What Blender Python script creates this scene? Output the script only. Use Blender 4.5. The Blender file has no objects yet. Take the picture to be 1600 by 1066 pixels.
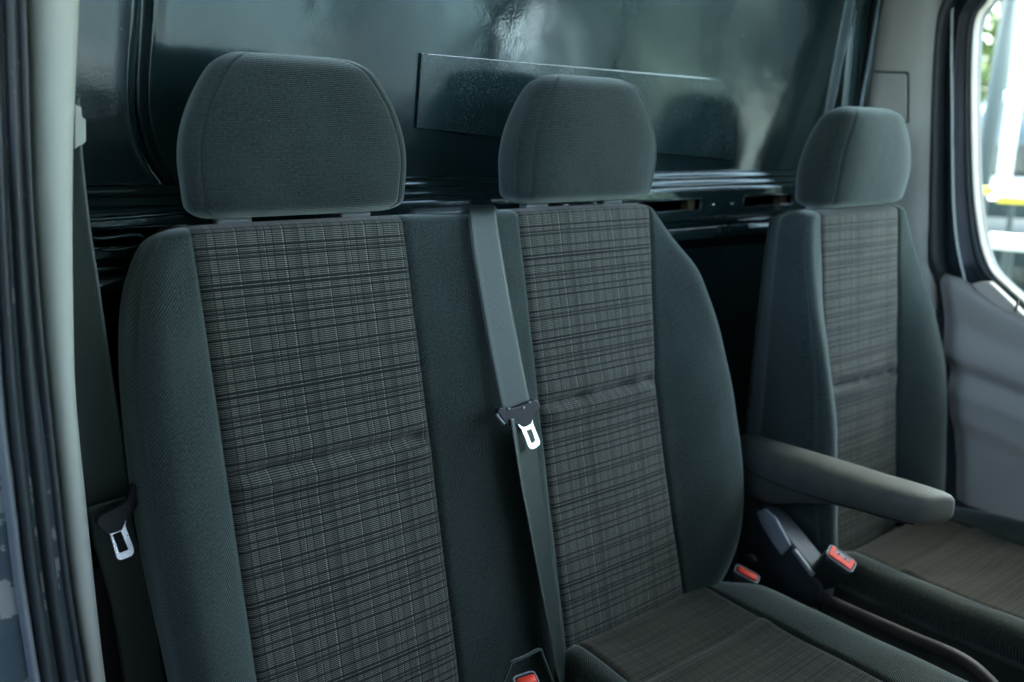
import bpy, bmesh, math, random
from math import sin, cos, pi, radians, exp, sqrt
from mathutils import Vector, Matrix
random.seed(4)
sc = bpy.context.scene
COL = sc.collection

# ------------------------------------------------------------------ camera
TH, PI_, RO, FPX = .6245, .2413, .0014, 1215.5
CAM = Vector((-.3485, -.9029, 1.0934))
F = Vector((sin(TH)*cos(PI_), cos(TH)*cos(PI_), -sin(PI_)))
R0 = Vector((cos(TH), -sin(TH), 0)); U0 = R0.cross(F)
R_ = R0*cos(RO) + U0*sin(RO); U_ = -R0*sin(RO) + U0*cos(RO)
cd = bpy.data.cameras.new("camera"); cam = bpy.data.objects.new("camera", cd); COL.objects.link(cam)
M = Matrix((R_, U_, -F)).transposed().to_4x4(); M.translation = CAM
cam.matrix_world = M
cd.sensor_width = 36; cd.lens = FPX/1600*36; cd.clip_start = .02; cd.clip_end = 500
cd.dof.use_dof = True; cd.dof.focus_distance = .97; cd.dof.aperture_fstop = 2.8
sc.camera = cam

# ------------------------------------------------------------------ world, sun, exposure
SUN_EL, SUN_AZ = radians(68), radians(80)      # azimuth from +y towards +x
w = bpy.data.worlds.new("World"); sc.world = w; w.use_nodes = True
nt = w.node_tree; bg = nt.nodes["Background"]; sky = nt.nodes.new("ShaderNodeTexSky")
sky.sky_type = 'NISHITA'; sky.sun_disc = False; sky.sun_elevation = SUN_EL; sky.sun_rotation = SUN_AZ
sky.air_density = 1.0; sky.dust_density = 4.0; sky.ozone_density = .2
nt.links.new(sky.outputs[0], bg.inputs[0]); bg.inputs[1].default_value = .12
sd = bpy.data.lights.new("sun", 'SUN'); sd.energy = 3.0; sd.angle = radians(.5); sd.color = (1, .96, .90)
sun = bpy.data.objects.new("sun", sd); COL.objects.link(sun)
sdir = Vector((sin(SUN_AZ)*cos(SUN_EL), cos(SUN_AZ)*cos(SUN_EL), sin(SUN_EL)))
sun.rotation_euler = sdir.to_track_quat('Z', 'Y').to_euler()
sc.view_settings.view_transform = 'Standard'; sc.view_settings.look = 'None'
sc.view_settings.exposure = 4.32; sc.view_settings.gamma = 1
sc.cycles.max_bounces = 10; sc.cycles.diffuse_bounces = 5; sc.cycles.glossy_bounces = 4
sc.cycles.use_denoising = True
sc.cycles.sample_clamp_indirect = 6

# ------------------------------------------------------------------ unprojection on real planes
def ray(px, py): return F + R_*((px-800)/FPX) - U_*((py-533)/FPX)
def on_plane(px, py, P, n):
    d = ray(px, py); P = Vector(P); n = Vector(n)
    return CAM + d*((P-CAM).dot(n)/d.dot(n))
def at_y(px, py, y): return on_plane(px, py, (0, y, 0), (0, 1, 0))
def at_x(px, py, x): return on_plane(px, py, (x, 0, 0), (1, 0, 0))
def at_z(px, py, z): return on_plane(px, py, (0, 0, z), (0, 0, 1))

def sst(a, b, x):
    if a > b: return 1-sst(b, a, x)
    if a == b: return float(x > a)
    t = max(0, min(1, (x-a)/(b-a))); return t*t*(3-2*t)
def interp(pts, x):
    if x <= pts[0][0]: return pts[0][1]
    for (a, b), (c, d) in zip(pts, pts[1:]):
        if x <= c: return b + (d-b)*(x-a)/(c-a)
    return pts[-1][1]
def smooth_interp(pts, x):
    # Catmull-Rom through the points
    if x <= pts[0][0]: return pts[0][1]
    if x >= pts[-1][0]: return pts[-1][1]
    for i in range(len(pts)-1):
        if x <= pts[i+1][0]:
            x0, y0 = pts[i]; x1, y1 = pts[i+1]
            m0 = (y1-pts[i-1][1])/(x1-pts[i-1][0]) if i > 0 else (y1-y0)/(x1-x0)
            m1 = (pts[i+2][1]-y0)/(pts[i+2][0]-x0) if i+2 < len(pts) else (y1-y0)/(x1-x0)
            h = x1-x0; t = (x-x0)/h
            return (2*t**3-3*t*t+1)*y0+(t**3-2*t*t+t)*h*m0+(-2*t**3+3*t*t)*y1+(t**3-t*t)*h*m1

# ------------------------------------------------------------------ node helpers / materials
class NT:
    def __init__(s, name, base=(.5, .5, .5), rough=.5, **kw):
        s.m = bpy.data.materials.new(name); s.m.use_nodes = True
        s.t = s.m.node_tree; s.b = s.t.nodes["Principled BSDF"]
        s.set('Base Color', (*base, 1)); s.set('Roughness', rough)
        for k, v in kw.items(): s.set(k.replace('_', ' '), v)
    def set(s, k, v):
        if hasattr(v, 'node') or isinstance(v, bpy.types.NodeSocket): s.t.links.new(v, s.b.inputs[k])
        else: s.b.inputs[k].default_value = v
    def n(s, typ, **kw):
        x = s.t.nodes.new(typ)
        for k, v in kw.items(): setattr(x, k, v)
        return x
    def lk(s, a, b):
        if isinstance(a, bpy.types.NodeSocket): s.t.links.new(a, b)
        else: b.default_value = a
    def math(s, op, a, b=None, c=None, clamp=False):
        x = s.n('ShaderNodeMath', operation=op); x.use_clamp = clamp
        s.lk(a, x.inputs[0])
        if b is not None: s.lk(b, x.inputs[1])
        if c is not None: s.lk(c, x.inputs[2])
        return x.outputs[0]
    def uv(s):
        u = s.n('ShaderNodeUVMap'); u.uv_map = 'UVMap'
        x = s.n('ShaderNodeSeparateXYZ'); s.lk(u.outputs[0], x.inputs[0]); return u.outputs[0], x.outputs[0], x.outputs[1]
    def obj(s): return s.n('ShaderNodeTexCoord').outputs['Object']
    def noise(s, vec, scale, detail=3, rough=.5):
        x = s.n('ShaderNodeTexNoise'); s.lk(vec, x.inputs['Vector'])
        x.inputs['Scale'].default_value = scale; x.inputs['Detail'].default_value = detail; x.inputs['Roughness'].default_value = rough
        return x.outputs['Fac']
    def stretch(s, vec, sc_):
        x = s.n('ShaderNodeMapping'); s.lk(vec, x.inputs[0]); x.inputs['Scale'].default_value = sc_; return x.outputs[0]
    def ramp(s, fac, stops, const=False):
        x = s.n('ShaderNodeValToRGB'); s.lk(fac, x.inputs[0]); r = x.color_ramp
        r.interpolation = 'CONSTANT' if const else 'LINEAR'
        while len(r.elements) < len(stops): r.elements.new(.5)
        for e, (p, c) in zip(r.elements, stops):
            e.position = p; e.color = (c, c, c, 1) if not isinstance(c, tuple) else (*c, 1)
        return x.outputs[0]
    def mix(s, f, a, b):
        x = s.n('ShaderNodeMix', data_type='RGBA'); s.lk(f, x.inputs[0])
        for v, i in ((a, 6), (b, 7)):
            if isinstance(v, tuple): v = (*v, 1)
            s.lk(v, x.inputs[i])
        return x.outputs[2]
    def bump(s, h, dist, strength=1.0, prev=None):
        x = s.n('ShaderNodeBump'); s.lk(h, x.inputs['Height']); x.inputs['Distance'].default_value = dist; x.inputs['Strength'].default_value = strength
        if prev is not None: s.lk(prev, x.inputs['Normal'])
        s.t.links.new(x.outputs[0], s.b.inputs['Normal']); return x.outputs[0]

TINT = (.68, 1.0, .90)
def tc(v): return (v*TINT[0], v*TINT[1], v*TINT[2])
def cloth_plain(name, val, kind, sheen=.5, tint=None, pitch=.0036, light=2.2):
    m = NT(name, tc(val), .92); base = tc(val) if tint is None else tuple(val*c for c in tint)
    uvv, u, v = m.uv()
    if kind == 'twill': ph = m.math('MULTIPLY', m.math('ADD', u, m.math('MULTIPLY', v, .8)), 2*pi/pitch)
    else: ph = m.math('MULTIPLY', v, 2*pi/pitch)
    s = m.math('MULTIPLY_ADD', m.math('SINE', ph), .5, .5)
    grain = m.noise(m.stretch(uvv, (1, 1.0, 1)), 900, 2)
    big = m.noise(uvv, 14, 4)
    s2 = m.math('MULTIPLY', s, m.math('MULTIPLY_ADD', grain, 1.4, .2))
    c = m.mix(s2, tuple(x*.45 for x in base), tuple(x*light for x in base))
    mott = m.ramp(m.noise(uvv, 300, 4, .75), [(.32, .45), (.68, 1.7)])
    mx = m.n('ShaderNodeVectorMath', operation='MULTIPLY'); m.lk(c, mx.inputs[0]); m.lk(mott, mx.inputs[1]); c = mx.outputs[0]
    c = m.mix(m.math('MULTIPLY', m.ramp(big, [(.42, 0), (.72, 1)]), .38), c, tuple(x*1.7+.004 for x in base))
    # lint specks
    v_ = m.n('ShaderNodeTexVoronoi'); m.lk(uvv, v_.inputs['Vector']); v_.inputs['Scale'].default_value = 70
    spk = m.math('LESS_THAN', v_.outputs['Distance'], .035)
    c = m.mix(m.math('MULTIPLY', spk, .45), c, (.22, .26, .25))
    m.set('Base Color', c); m.set('Sheen Weight', sheen); m.set('Sheen Roughness', .45); m.set('Sheen Tint', (.72, .88, .84, 1)); m.set('Specular IOR Level', .15)
    b = m.bump(s2, .00035, .8); m.bump(m.noise(uvv, 25, 3), .004, .25, b)
    return m.m
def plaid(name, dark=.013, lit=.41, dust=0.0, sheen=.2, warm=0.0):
    m = NT(name, (.1, .1, .1), .9); uvv, u, v = m.uv(); P = .00245
    dis = m.noise(uvv, 9, 2); v2 = m.math('MULTIPLY_ADD', dis, .0012, v); u2 = m.math('MULTIPLY_ADD', dis, .0012, u)
    rows = '11111101101011111101111010111011110101101111011101'
    N = len(rows); stops = []; last = None
    for i, ch in enumerate(rows):
        if ch != last: stops.append((i/N, float(ch))); last = ch
    rm = m.ramp(m.math('FRACT', m.math('DIVIDE', v2, P*N)), stops, True)
    th = m.math('SINE', m.math('MULTIPLY', v2, 2*pi/P)); th = m.math('MULTIPLY_ADD', th, 1.1, .35, clamp=True)
    L = .104
    cs = [(0, 1.0), (2.0, .06), (3.6, .42), (12, .3), (19, .05), (20.2, .5), (28, .05), (29.2, .42), (38, .62), (39.5, .42), (50, .9), (51.8, .07), (53.2, .36),
          (64, .5), (75, .05), (76.2, .42), (82, .8), (83.6, .05), (84.8, .5), (92, .05), (93.2, .4)]
    cm = m.ramp(m.math('FRACT', m.math('DIVIDE', m.math('ADD', u2, .033), L)), [(a/104, b) for a, b in cs], True)
    dots = m.math('MULTIPLY_ADD', m.math('SINE', m.math('MULTIPLY', u2, 2*pi/.0013)), .3, .75)
    f = m.math('MULTIPLY', m.math('MULTIPLY', rm, th), m.math('MULTIPLY', cm, dots))
    f = m.math('MULTIPLY', f, m.math('MULTIPLY_ADD', m.noise(uvv, 600, 2), 1.2, .4), clamp=True)
    tn = (.98, 1.02-.05*warm, .84-.2*warm)
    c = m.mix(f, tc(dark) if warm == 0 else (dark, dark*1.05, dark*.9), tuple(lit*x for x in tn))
    v_ = m.n('ShaderNodeTexVoronoi'); m.lk(uvv, v_.inputs['Vector']); v_.inputs['Scale'].default_value = 45
    c = m.mix(m.math('MULTIPLY', m.math('LESS_THAN', v_.outputs['Distance'], .016), .5), c, (.4, .42, .4))
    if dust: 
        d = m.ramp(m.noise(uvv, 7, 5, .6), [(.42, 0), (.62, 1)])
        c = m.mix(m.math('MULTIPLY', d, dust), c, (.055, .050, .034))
    m.set('Base Color', c); m.set('Sheen Weight', sheen); m.set('Sheen Roughness', .5); m.set('Specular IOR Level', .2)
    b = m.bump(f, .0004, .7); m.bump(m.noise(m.stretch(uvv, (1, 2.2, 1)), 11, 3), .01, .2, b)
    return m.m
def plastic(name, col, rough=.5, grain=1200, amt=.0003, wear=.0, spec=.5, coat=0):
    m = NT(name, col, rough); m.set('Specular IOR Level', spec); o = m.obj()
    big = m.noise(o, 6, 5, .6)
    c = m.mix(m.math('MULTIPLY', m.ramp(big, [(.4, 0), (.7, 1)]), .22), col, tuple(min(1, x*1.35+.004) for x in col))
    if wear:
        sp = m.noise(o, 160, 2); c = m.mix(m.math('MULTIPLY', m.ramp(sp, [(.66, 0), (.74, 1)]), wear), c, (.4, .42, .4))
    m.set('Base Color', c); m.set('Roughness', m.math('MULTIPLY_ADD', big, .25, rough-.1)); m.set('Coat Weight', coat)
    m.bump(m.noise(o, grain, 2), amt, .5)
    return m.m
def paint(name, col, rough=.16, coat=.6, peel=.5, scr=True):
    m = NT(name, col, rough); o = m.obj()
    m.set('Coat Weight', coat); m.set('Coat Roughness', .07); m.set('Specular IOR Level', .50); m.set('Specular Tint', (.74, .97, 1.0, 1))
    sm = m.noise(m.stretch(o, (1, 1, .5)), 5, 5, .62)
    m.set('Roughness', m.math('MULTIPLY_ADD', m.ramp(sm, [(.35, 0), (.7, 1)]), .16, rough-.04))
    c = col
    if scr:
        v_ = m.n('ShaderNodeTexVoronoi'); m.lk(o, v_.inputs['Vector']); v_.inputs['Scale'].default_value = 16
        sp = m.math('LESS_THAN', v_.outputs['Distance'], .02)
        c = m.mix(m.math('MULTIPLY', sp, .5), col, (.3, .34, .34))
    m.set('Base Color', c if not isinstance(c, tuple) else (*c, 1))
    b = m.bump(m.noise(o, 230, 2), .0006, peel); m.bump(m.noise(o, 9, 2), .01, .18, b)
    return m.m
def webbing(name, val):
    m = NT(name, tc(val), .5); uvv, u, v = m.uv()
    s = m.math('MULTIPLY_ADD', m.math('SINE', m.math('MULTIPLY', v, 2*pi/.0016)), .5, .5)
    t = m.math('MULTIPLY_ADD', m.math('SINE', m.math('MULTIPLY', u, 2*pi/.0024)), .5, .5)
    k = m.math('MULTIPLY', s, m.math('MULTIPLY_ADD', t, .6, .4))
    c = m.mix(k, tc(val*.6), tc(val*1.35)); m.set('Base Color', c)
    m.set('Specular IOR Level', .75); m.set('Specular Tint', (.82, 1.0, .92, 1)); m.set('Coat Weight', .08); m.set('Coat Roughness', .38); m.set('Roughness', .40)
    m.bump(k, .0004, .6); return m.m

MT = {}
MT['bolster'] = cloth_plain('charcoal twill cloth', .030, 'twill')
MT['plaid'] = plaid('woven plaid cloth')
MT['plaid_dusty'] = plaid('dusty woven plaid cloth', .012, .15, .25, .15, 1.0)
MT['head'] = cloth_plain('dark ribbed knit', .027, 'rib', .5, pitch=.0021, light=1.5)
MT['seam'] = NT('seam thread', tc(.008), .9).m
MT['web'] = webbing('black seat belt webbing', .022)
MT['trim'] = plastic('pale grey trim plastic', (.37, .41, .35), .55, 900, .0003, .25)
MT['trim_warm'] = plastic('grey pillar trim plastic', (.44, .46, .40), .6, 900)
MT['door'] = plastic('grey door panel plastic', (.33, .325, .28), .55, 900)
MT['rubber'] = plastic('black door seal rubber', (.022, .032, .034), .5, 500, .0006, .12)
MT['blk'] = plastic('black plastic', (.012, .016, .018), .4, 700)
MT['dkplast'] = plastic('charcoal seat plastic', (.03, .04, .045), .5, 900)
MT['arm'] = plastic('charcoal armrest skin', (.050, .058, .048), .6, 500, .0012, .12)
def arm_skin():
    m = NT('worn charcoal armrest skin', (.05, .058, .05), .62); o = m.obj()
    g = m.noise(o, 500, 3); b = m.noise(o, 35, 4, .65)
    dv = m.n('ShaderNodeVectorMath', operation='DISTANCE'); m.lk(m.stretch(o, (1.6, .42, 1.6)), dv.inputs[0]); dv.inputs[1].default_value = (.785*1.6, -.33*.42, .600*1.6)
    st = m.ramp(m.math('ADD', dv.outputs['Value'], m.math('MULTIPLY', b, .06)), [(.07, 1), (.15, 0)])
    c = m.mix(g, (.034, .042, .040), (.060, .070, .064)); c = m.mix(m.math('MULTIPLY', st, .75), c, (.15, .145, .105))
    sc_ = m.ramp(m.noise(m.stretch(o, (6, 1, 6)), 60, 3), [(.66, 0), (.70, 1)]); c = m.mix(m.math('MULTIPLY', sc_, .25), c, (.16, .16, .13))
    m.set('Base Color', c); m.set('Roughness', m.math('MULTIPLY_ADD', b, .3, .42)); m.bump(g, .0010, .7); return m.m
MT['arm'] = arm_skin()
MT['strip'] = plastic('light grey plastic strip', (.28, .33, .35), .45)
MT['paint'] = paint('dark blue grey gloss paint', (.009, .021, .022), .12, .10, .16)
MT['plate'] = paint('scuffed dark sheet metal', (.011, .025, .026), .15, .08, .25)
def plate_specks(m_):
    t = m_.node_tree; b = t.nodes['Principled BSDF']; tcn = t.nodes.new('ShaderNodeTexCoord')
    def nz(sc, d):
        x = t.nodes.new('ShaderNodeTexNoise'); x.inputs['Scale'].default_value = sc; x.inputs['Detail'].default_value = d; t.links.new(tcn.outputs['Object'], x.inputs['Vector'])
        r = t.nodes.new('ShaderNodeValToRGB'); t.links.new(x.outputs['Fac'], r.inputs[0]); return r
    a = nz(420, 3); a.color_ramp.elements[0].position = .52; a.color_ramp.elements[1].position = .66
    k = nz(14, 3); k.color_ramp.elements[0].position = .38; k.color_ramp.elements[1].position = .62
    mu = t.nodes.new('ShaderNodeMath'); mu.operation = 'MULTIPLY'; t.links.new(a.outputs[0], mu.inputs[0]); t.links.new(k.outputs[0], mu.inputs[1])
    mx = t.nodes.new('ShaderNodeMix'); mx.data_type = 'RGBA'; t.links.new(mu.outputs[0], mx.inputs[0])
    old = b.inputs['Base Color'].links[0].from_socket; t.links.new(old, mx.inputs[6]); mx.inputs[7].default_value = (.055, .085, .085, 1)
    t.links.new(mx.outputs[2], b.inputs['Base Color'])
plate_specks(MT['plate'])
MT['body'] = paint('dark blue body paint', (.03, .05, .06), .3, .3)
MT['frame'] = plastic('dark satin frame paint', (.014, .024, .030), .42)
def steel():
    m = NT('brushed scratched steel', (.86, .90, .91), .25, Metallic=1.0); o = m.obj()
    a = m.noise(m.stretch(o, (1, 1, 6)), 260, 4, .7); b = m.noise(o, 60, 3)
    m.set('Base Color', m.mix(m.ramp(a, [(.35, 0), (.65, 1)]), (.60, .64, .66), (.92, .95, .95)))
    m.set('Roughness', m.math('MULTIPLY_ADD', b, .35, .12)); m.bump(a, .0004, .5); return m.m
MT['chrome'] = steel()
MT['bright'] = NT('bright metal edge', (.6, .65, .65), .25, Metallic=1.0).m
MT['red'] = NT('red release button plastic', (.85, .050, .022), .6).m
MT['rail'] = plastic('brown grey metal rail', (.022, .018, .017), .5)
MT['floor'] = plastic('black rubber floor', (.015, .018, .018), .7)
MT['roof'] = plastic('grey headliner', (.07, .08, .08), .9)
MT['dash'] = plastic('dark dashboard plastic', (.03, .035, .038), .6)
MT['tan'] = plastic('tan foam', (.05, .036, .016), .8)
MT['sill'] = plastic('pale window sill plastic', (.45, .42, .35), .5)

# ------------------------------------------------------------------ objects
def mesh_obj(name, verts, faces, mat, parent=None, uvs=None, smooth=True, angle=None):
    me = bpy.data.meshes.new(name); me.from_pydata([tuple(v) for v in verts], [], faces); me.update()
    if uvs is not None:
        ul = me.uv_layers.new(name='UVMap')
        for l in me.loops: ul.data[l.index].uv = uvs[l.vertex_index]
    bm = bmesh.new(); bm.from_mesh(me); bmesh.ops.recalc_face_normals(bm, faces=bm.faces); bm.to_mesh(me); bm.free()
    me.materials.append(MT[mat])
    if smooth: me.shade_smooth()
    o = bpy.data.objects.new(name, me); COL.objects.link(o)
    if angle:
        mod = o.modifiers.new('edge', 'EDGE_SPLIT'); mod.split_angle = radians(angle)
    if parent is not None:
        o.parent = parent; o.matrix_parent_inverse = parent.matrix_world.inverted()
    return o
def empty(name, loc, label=None, cat=None, group=None):
    o = bpy.data.objects.new(name, None); COL.objects.link(o); o.location = loc; o.empty_display_size = .05
    o.matrix_world = Matrix.Translation(Vector(loc))
    tag(o, label, cat, group); return o
def tag(o, label=None, cat=None, group=None, kind=None):
    for k, v in (('label', label), ('category', cat), ('group', group), ('kind', kind)):
        if v: o[k] = v
    return o
def bevel(o, w, seg=3, ang=30):
    m = o.modifiers.new('bevel', 'BEVEL'); m.width = w; m.segments = seg; m.limit_method = 'ANGLE'; m.angle_limit = radians(ang)
    m.harden_normals = True
    return o
def box(name, a, b, mat, parent=None, bev=.004, seg=3):
    (x0, y0, z0), (x1, y1, z1) = a, b
    v = [(x, y, z) for x in (x0, x1) for y in (y0, y1) for z in (z0, z1)]
    f = [(0, 1, 3, 2), (4, 6, 7, 5), (0, 4, 5, 1), (2, 3, 7, 6), (0, 2, 6, 4), (1, 5, 7, 3)]
    o = mesh_obj(name, v, f, mat, parent, smooth=bool(bev))
    if bev: bevel(o, bev, seg)
    return o
def loft(name, rows, mat, parent=None, closed=True, caps=True, smooth=True, uvs=None):
    v = [p for r in rows for p in r]; n = len(rows[0]); f = []
    for i in range(len(rows)-1):
        for j in range(n if closed else n-1):
            k = (j+1) % n; f.append((i*n+j, i*n+k, (i+1)*n+k, (i+1)*n+j))
    if caps and closed:
        f.append(tuple(range(n))); f.append(tuple(range((len(rows)-1)*n, len(rows)*n)))
    return mesh_obj(name, v, f, mat, parent, uvs, smooth)
def extrude(name, pts, nrm, th, mat, parent=None, bev=.002, holes=None):
    """solid from an outline (list of Vector), thickness th along nrm (centred)"""
    nrm = Vector(nrm).normalized(); n = len(pts)
    if holes is None:
        v = [p+nrm*th/2 for p in pts]+[p-nrm*th/2 for p in pts]
        f = [tuple(range(n)), tuple(range(n, 2*n))]+[(i, (i+1) % n, n+(i+1) % n, n+i) for i in range(n)]
    else:
        v = [p+nrm*th/2 for p in pts]+[p-nrm*th/2 for p in pts]+[p+nrm*th/2 for p in holes]+[p-nrm*th/2 for p in holes]
        f = []
        for i in range(n):
            k = (i+1) % n
            f += [(i, k, n+k, n+i), (2*n+i, 2*n+k, 3*n+k, 3*n+i), (i, k, 2*n+k, 2*n+i), (n+i, n+k, 3*n+k, 3*n+i)]
    o = mesh_obj(name, v, f, mat, parent)
    if bev: bevel(o, bev, 3, 35)
    return o
def resample_closed(pts, n):
    L = [0]
    for i in range(len(pts)): L.append(L[-1]+(pts[(i+1) % len(pts)]-pts[i]).length)
    out = []
    for k in range(n):
        s = k/n*L[-1]
        for i in range(len(pts)):
            if s <= L[i+1]+1e-9:
                t = (s-L[i])/(L[i+1]-L[i]) if L[i+1] > L[i] else 0
                out.append(pts[i].lerp(pts[(i+1) % len(pts)], t)); break
    return out
def round_poly(pts, it=2, k=.25):
    for _ in range(it):
        q = []
        for i in range(len(pts)):
            a, b = pts[i], pts[(i+1) % len(pts)]; q += [a.lerp(b, k), a.lerp(b, 1-k)]
        pts = q
    return pts
def tube(name, pts, r, mat, parent=None, n=10, closed=False, sub=6):
    pts = [Vector(p) for p in pts]
    P = []
    if sub > 1 and len(pts) > 2:
        for i in range(len(pts)-1):
            p0 = pts[max(i-1, 0)]; p1 = pts[i]; p2 = pts[i+1]; p3 = pts[min(i+2, len(pts)-1)]
            for s in range(sub):
                t = s/sub; P.append(.5*((2*p1)+(-p0+p2)*t+(2*p0-5*p1+4*p2-p3)*t*t+(-p0+3*p1-3*p2+p3)*t**3))
        P.append(pts[-1])
    else: P = pts
    rows = []; prev = None
    for i, p in enumerate(P):
        d = (P[min(i+1, len(P)-1)]-P[max(i-1, 0)]).normalized()
        a = d.orthogonal().normalized() if prev is None else (prev-d*prev.dot(d)).normalized()
        prev = a; b = d.cross(a); rr = r(i/(len(P)-1)) if callable(r) else r
        rows.append([p+a*cos(2*pi*k/n)*rr+b*sin(2*pi*k/n)*rr for k in range(n)])
    return loft(name, rows, mat, parent)
def catmull(pts, sub):
    pts = [Vector(p) for p in pts]; P = []
    for i in range(len(pts)-1):
        p0 = pts[max(i-1, 0)]; p1 = pts[i]; p2 = pts[i+1]; p3 = pts[min(i+2, len(pts)-1)]
        for s in range(sub):
            t = s/sub; P.append(.5*((2*p1)+(-p0+p2)*t+(2*p0-5*p1+4*p2-p3)*t*t+(-p0+3*p1-3*p2+p3)*t**3))
    P.append(pts[-1]); return P
def ribbon(name, L, Rr, mat, parent=None, th=.0014, sub=8, m=12, crown=.0):
    """webbing between the two edge polylines L and Rr"""
    A = catmull(L, sub); B = catmull(Rr, sub); rows = []; uvs = []; s = 0
    for i in range(len(A)):
        if i: s += ((A[i]+B[i])/2-(A[i-1]+B[i-1])/2).length
        d = ((A[min(i+1, len(A)-1)]+B[min(i+1, len(A)-1)])-(A[max(i-1, 0)]+B[max(i-1, 0)])).normalized()
        wv = B[i]-A[i]; nn = wv.cross(d).normalized()
        r = []
        for side in (1, -1):
            for j in (range(m+1) if side == 1 else range(m, -1, -1)):
                t = j/m; edge = min(t, 1-t)*m
                hh = th/2*(1.0 if edge >= 1 else .45)+(.0004 if edge in (1,) else 0)
                r.append(A[i]+wv*t+nn*(side*hh+crown*4*t*(1-t))); uvs.append((t*wv.length, s))
        rows.append(r)
    return loft(name, rows, mat, parent, uvs=uvs)

# ------------------------------------------------------------------ upholstered backrest
def seg_cols(a, b, n):
    return [a+(b-a)*(.5-.5*cos(pi*i/n))*.5+(b-a)*(i/n)*.5 for i in range(n)]
def build_back(name, parent, y0, z0, r, xl, xr, plaids, bolst, T, tmax, x0=0, crease=None, bow=.0, edge_r=.035, topR=.016, topN=.045):
    """xl,xr: functions of t. plaids: list of (fL,fR). bolst(x,t): height of padding. T(t): thickness"""
    D = Vector((0, -sin(r), -cos(r))); Nn = Vector((0, -cos(r), sin(r))); O = Vector((0, y0, z0))
    ts = []
    NC = 8
    rows_spec = [('cap', pi/2*(1-i/NC)) for i in range(NC)]
    t = 0
    while t < tmax: rows_spec.append(('row', t)); t += .0045 if (crease and abs(t-crease) < .045) else .011
    rows_spec.append(('row', tmax))
    segs = []
    n_seg = []
    for k in range(len(plaids)): n_seg += [22, 34]
    n_seg += [26]
    rows = []; uvs = []; K = 5
    arc = -topN
    for kind, val in rows_spec:
        if kind == 'cap':
            ph = val; t = -topR*sin(ph); dn = topN*(1-cos(ph)); tt = 0; arcv = -(topN*.5+topR*.5)*ph
        else: t = val; dn = 0; tt = val; arcv = val
        A = xl(t*.02/topR if t < 0 else t); B = xr(t*.02/topR if t < 0 else t)
        br = [A]
        for a, b in plaids: br += [a(tt), b(tt)]
        br.append(B); shrink = 0
        cols = []
        for s in range(len(br)-1): cols += seg_cols(br[s], br[s+1], n_seg[s])
        cols.append(br[-1])
        Tt = T(tt) - (dn*.7 if kind == 'cap' else 0)
        front = []
        for x in cols:
            h = bolst(x, tt)
            dl = min(x-A, B-x)
            rr = edge_r
            fall = rr*(1-sqrt(max(0, 1-((rr-dl)/rr)**2))) if dl < rr else 0
            g = 0
            for q in br[1:-1]: g += .0042*exp(-((x-q)/.0028)**2)
            h += -fall-g
            if crease:
                inp = any(p[0](tt) < x < p[1](tt) for p in plaids)
                if inp:
                    pc = crease + .004*sin(x*9)
                    ed = min(min(abs(x-q) for q in br[1:-1])/.02, 1)
                    wob = 1+.35*sin(x*70)+.2*sin(x*133)
                    h += ed*(-.0085*wob*exp(-((tt-pc)/.007)**2)+.007*exp(-((tt-pc-.018)/.012)**2)+.003*exp(-((tt-pc+.02)/.014)**2))
            h += .0009*sin(x*41+tt*17)*sin(tt*33+x*13)
            n_ = h-dn
            front.append((x, n_))
        nb = -Tt+dn*.55
        side_r = [(B+.004*sin(pi*(k+1)/(K+1)), front[-1][1]+(nb+.02-front[-1][1])*(k+1)/(K+1)) for k in range(K)]
        back = [(cols[j]+(-.01 if j == len(cols)-1 else .01 if j == 0 else 0), nb) for j in range(len(cols)-1, -1, -1)]
        side_l = [(A-.004*sin(pi*(k+1)/(K+1)), (nb+.02)+(front[0][1]-(nb+.02))*(k+1)/(K+1)) for k in range(K)]
        row = []
        for (x, n_) in front+side_r+back+side_l:
            row.append(O+Vector((x0+x, 0, 0))+D*t+Nn*(n_+bow*sin(pi*min(1, max(0, t)/tmax))))
        rows.append(row)
        run = 0
        for idx, (x, n_) in enumerate(front+side_r+back+side_l):
            if idx < len(front): uvs.append((x, arcv))
            elif idx < len(front)+K: uvs.append((front[-1][0]+(front[-1][1]-n_), arcv))
            elif idx < len(front)*2+K: uvs.append((-x, arcv))
            else: uvs.append((front[0][0]-(front[0][1]-n_), arcv))
    n = len(rows[0]); V = [p for r_ in rows for p in r_]
    edges_idx = []; c = 0
    rng = []
    for s, k in enumerate(n_seg):
        rng.append((c, c+k)); c += k
    pr = [rng[1+2*k] for k in range(len(plaids))]
    Ff = []; Pf = [[] for _ in plaids]
    for i in range(len(rows)-1):
        for j in range(n):
            k = (j+1) % n; q = (i*n+j, i*n+k, (i+1)*n+k, (i+1)*n+j); hit = False
            for pi_, (a, b) in enumerate(pr):
                if a <= j < b: Pf[pi_].append(q); hit = True
            if not hit: Ff.append(q)
    cap = list(range(n)); J = sum(n_seg)+1
    # cap strip between front and mirrored back
    for j in range(J-1):
        Ff.append((j, j+1, J+K+(J-1-(j+1)), J+K+(J-1-j)))
    Ff.append(tuple([J-1]+[J+k for k in range(K)]+[J+K]))
    Ff.append(tuple([J+K+J-1]+[2*J+K+k for k in range(K)]+[0]))
    base = (len(rows)-1)*n; Ff.append(tuple(base+k for k in range(n)))
    def sub(faces, nm, mat, par):
        used = sorted({i for f in faces for i in f}); mp = {i: k for k, i in enumerate(used)}
        return mesh_obj(nm, [V[i] for i in used], [tuple(mp[i] for i in f) for f in faces], mat, par, [uvs[i] for i in used])
    b = sub(Ff, name, 'bolster', parent)
    for p in Pf: sub(p, 'plaid_panel', 'plaid', b)
    return b

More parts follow.
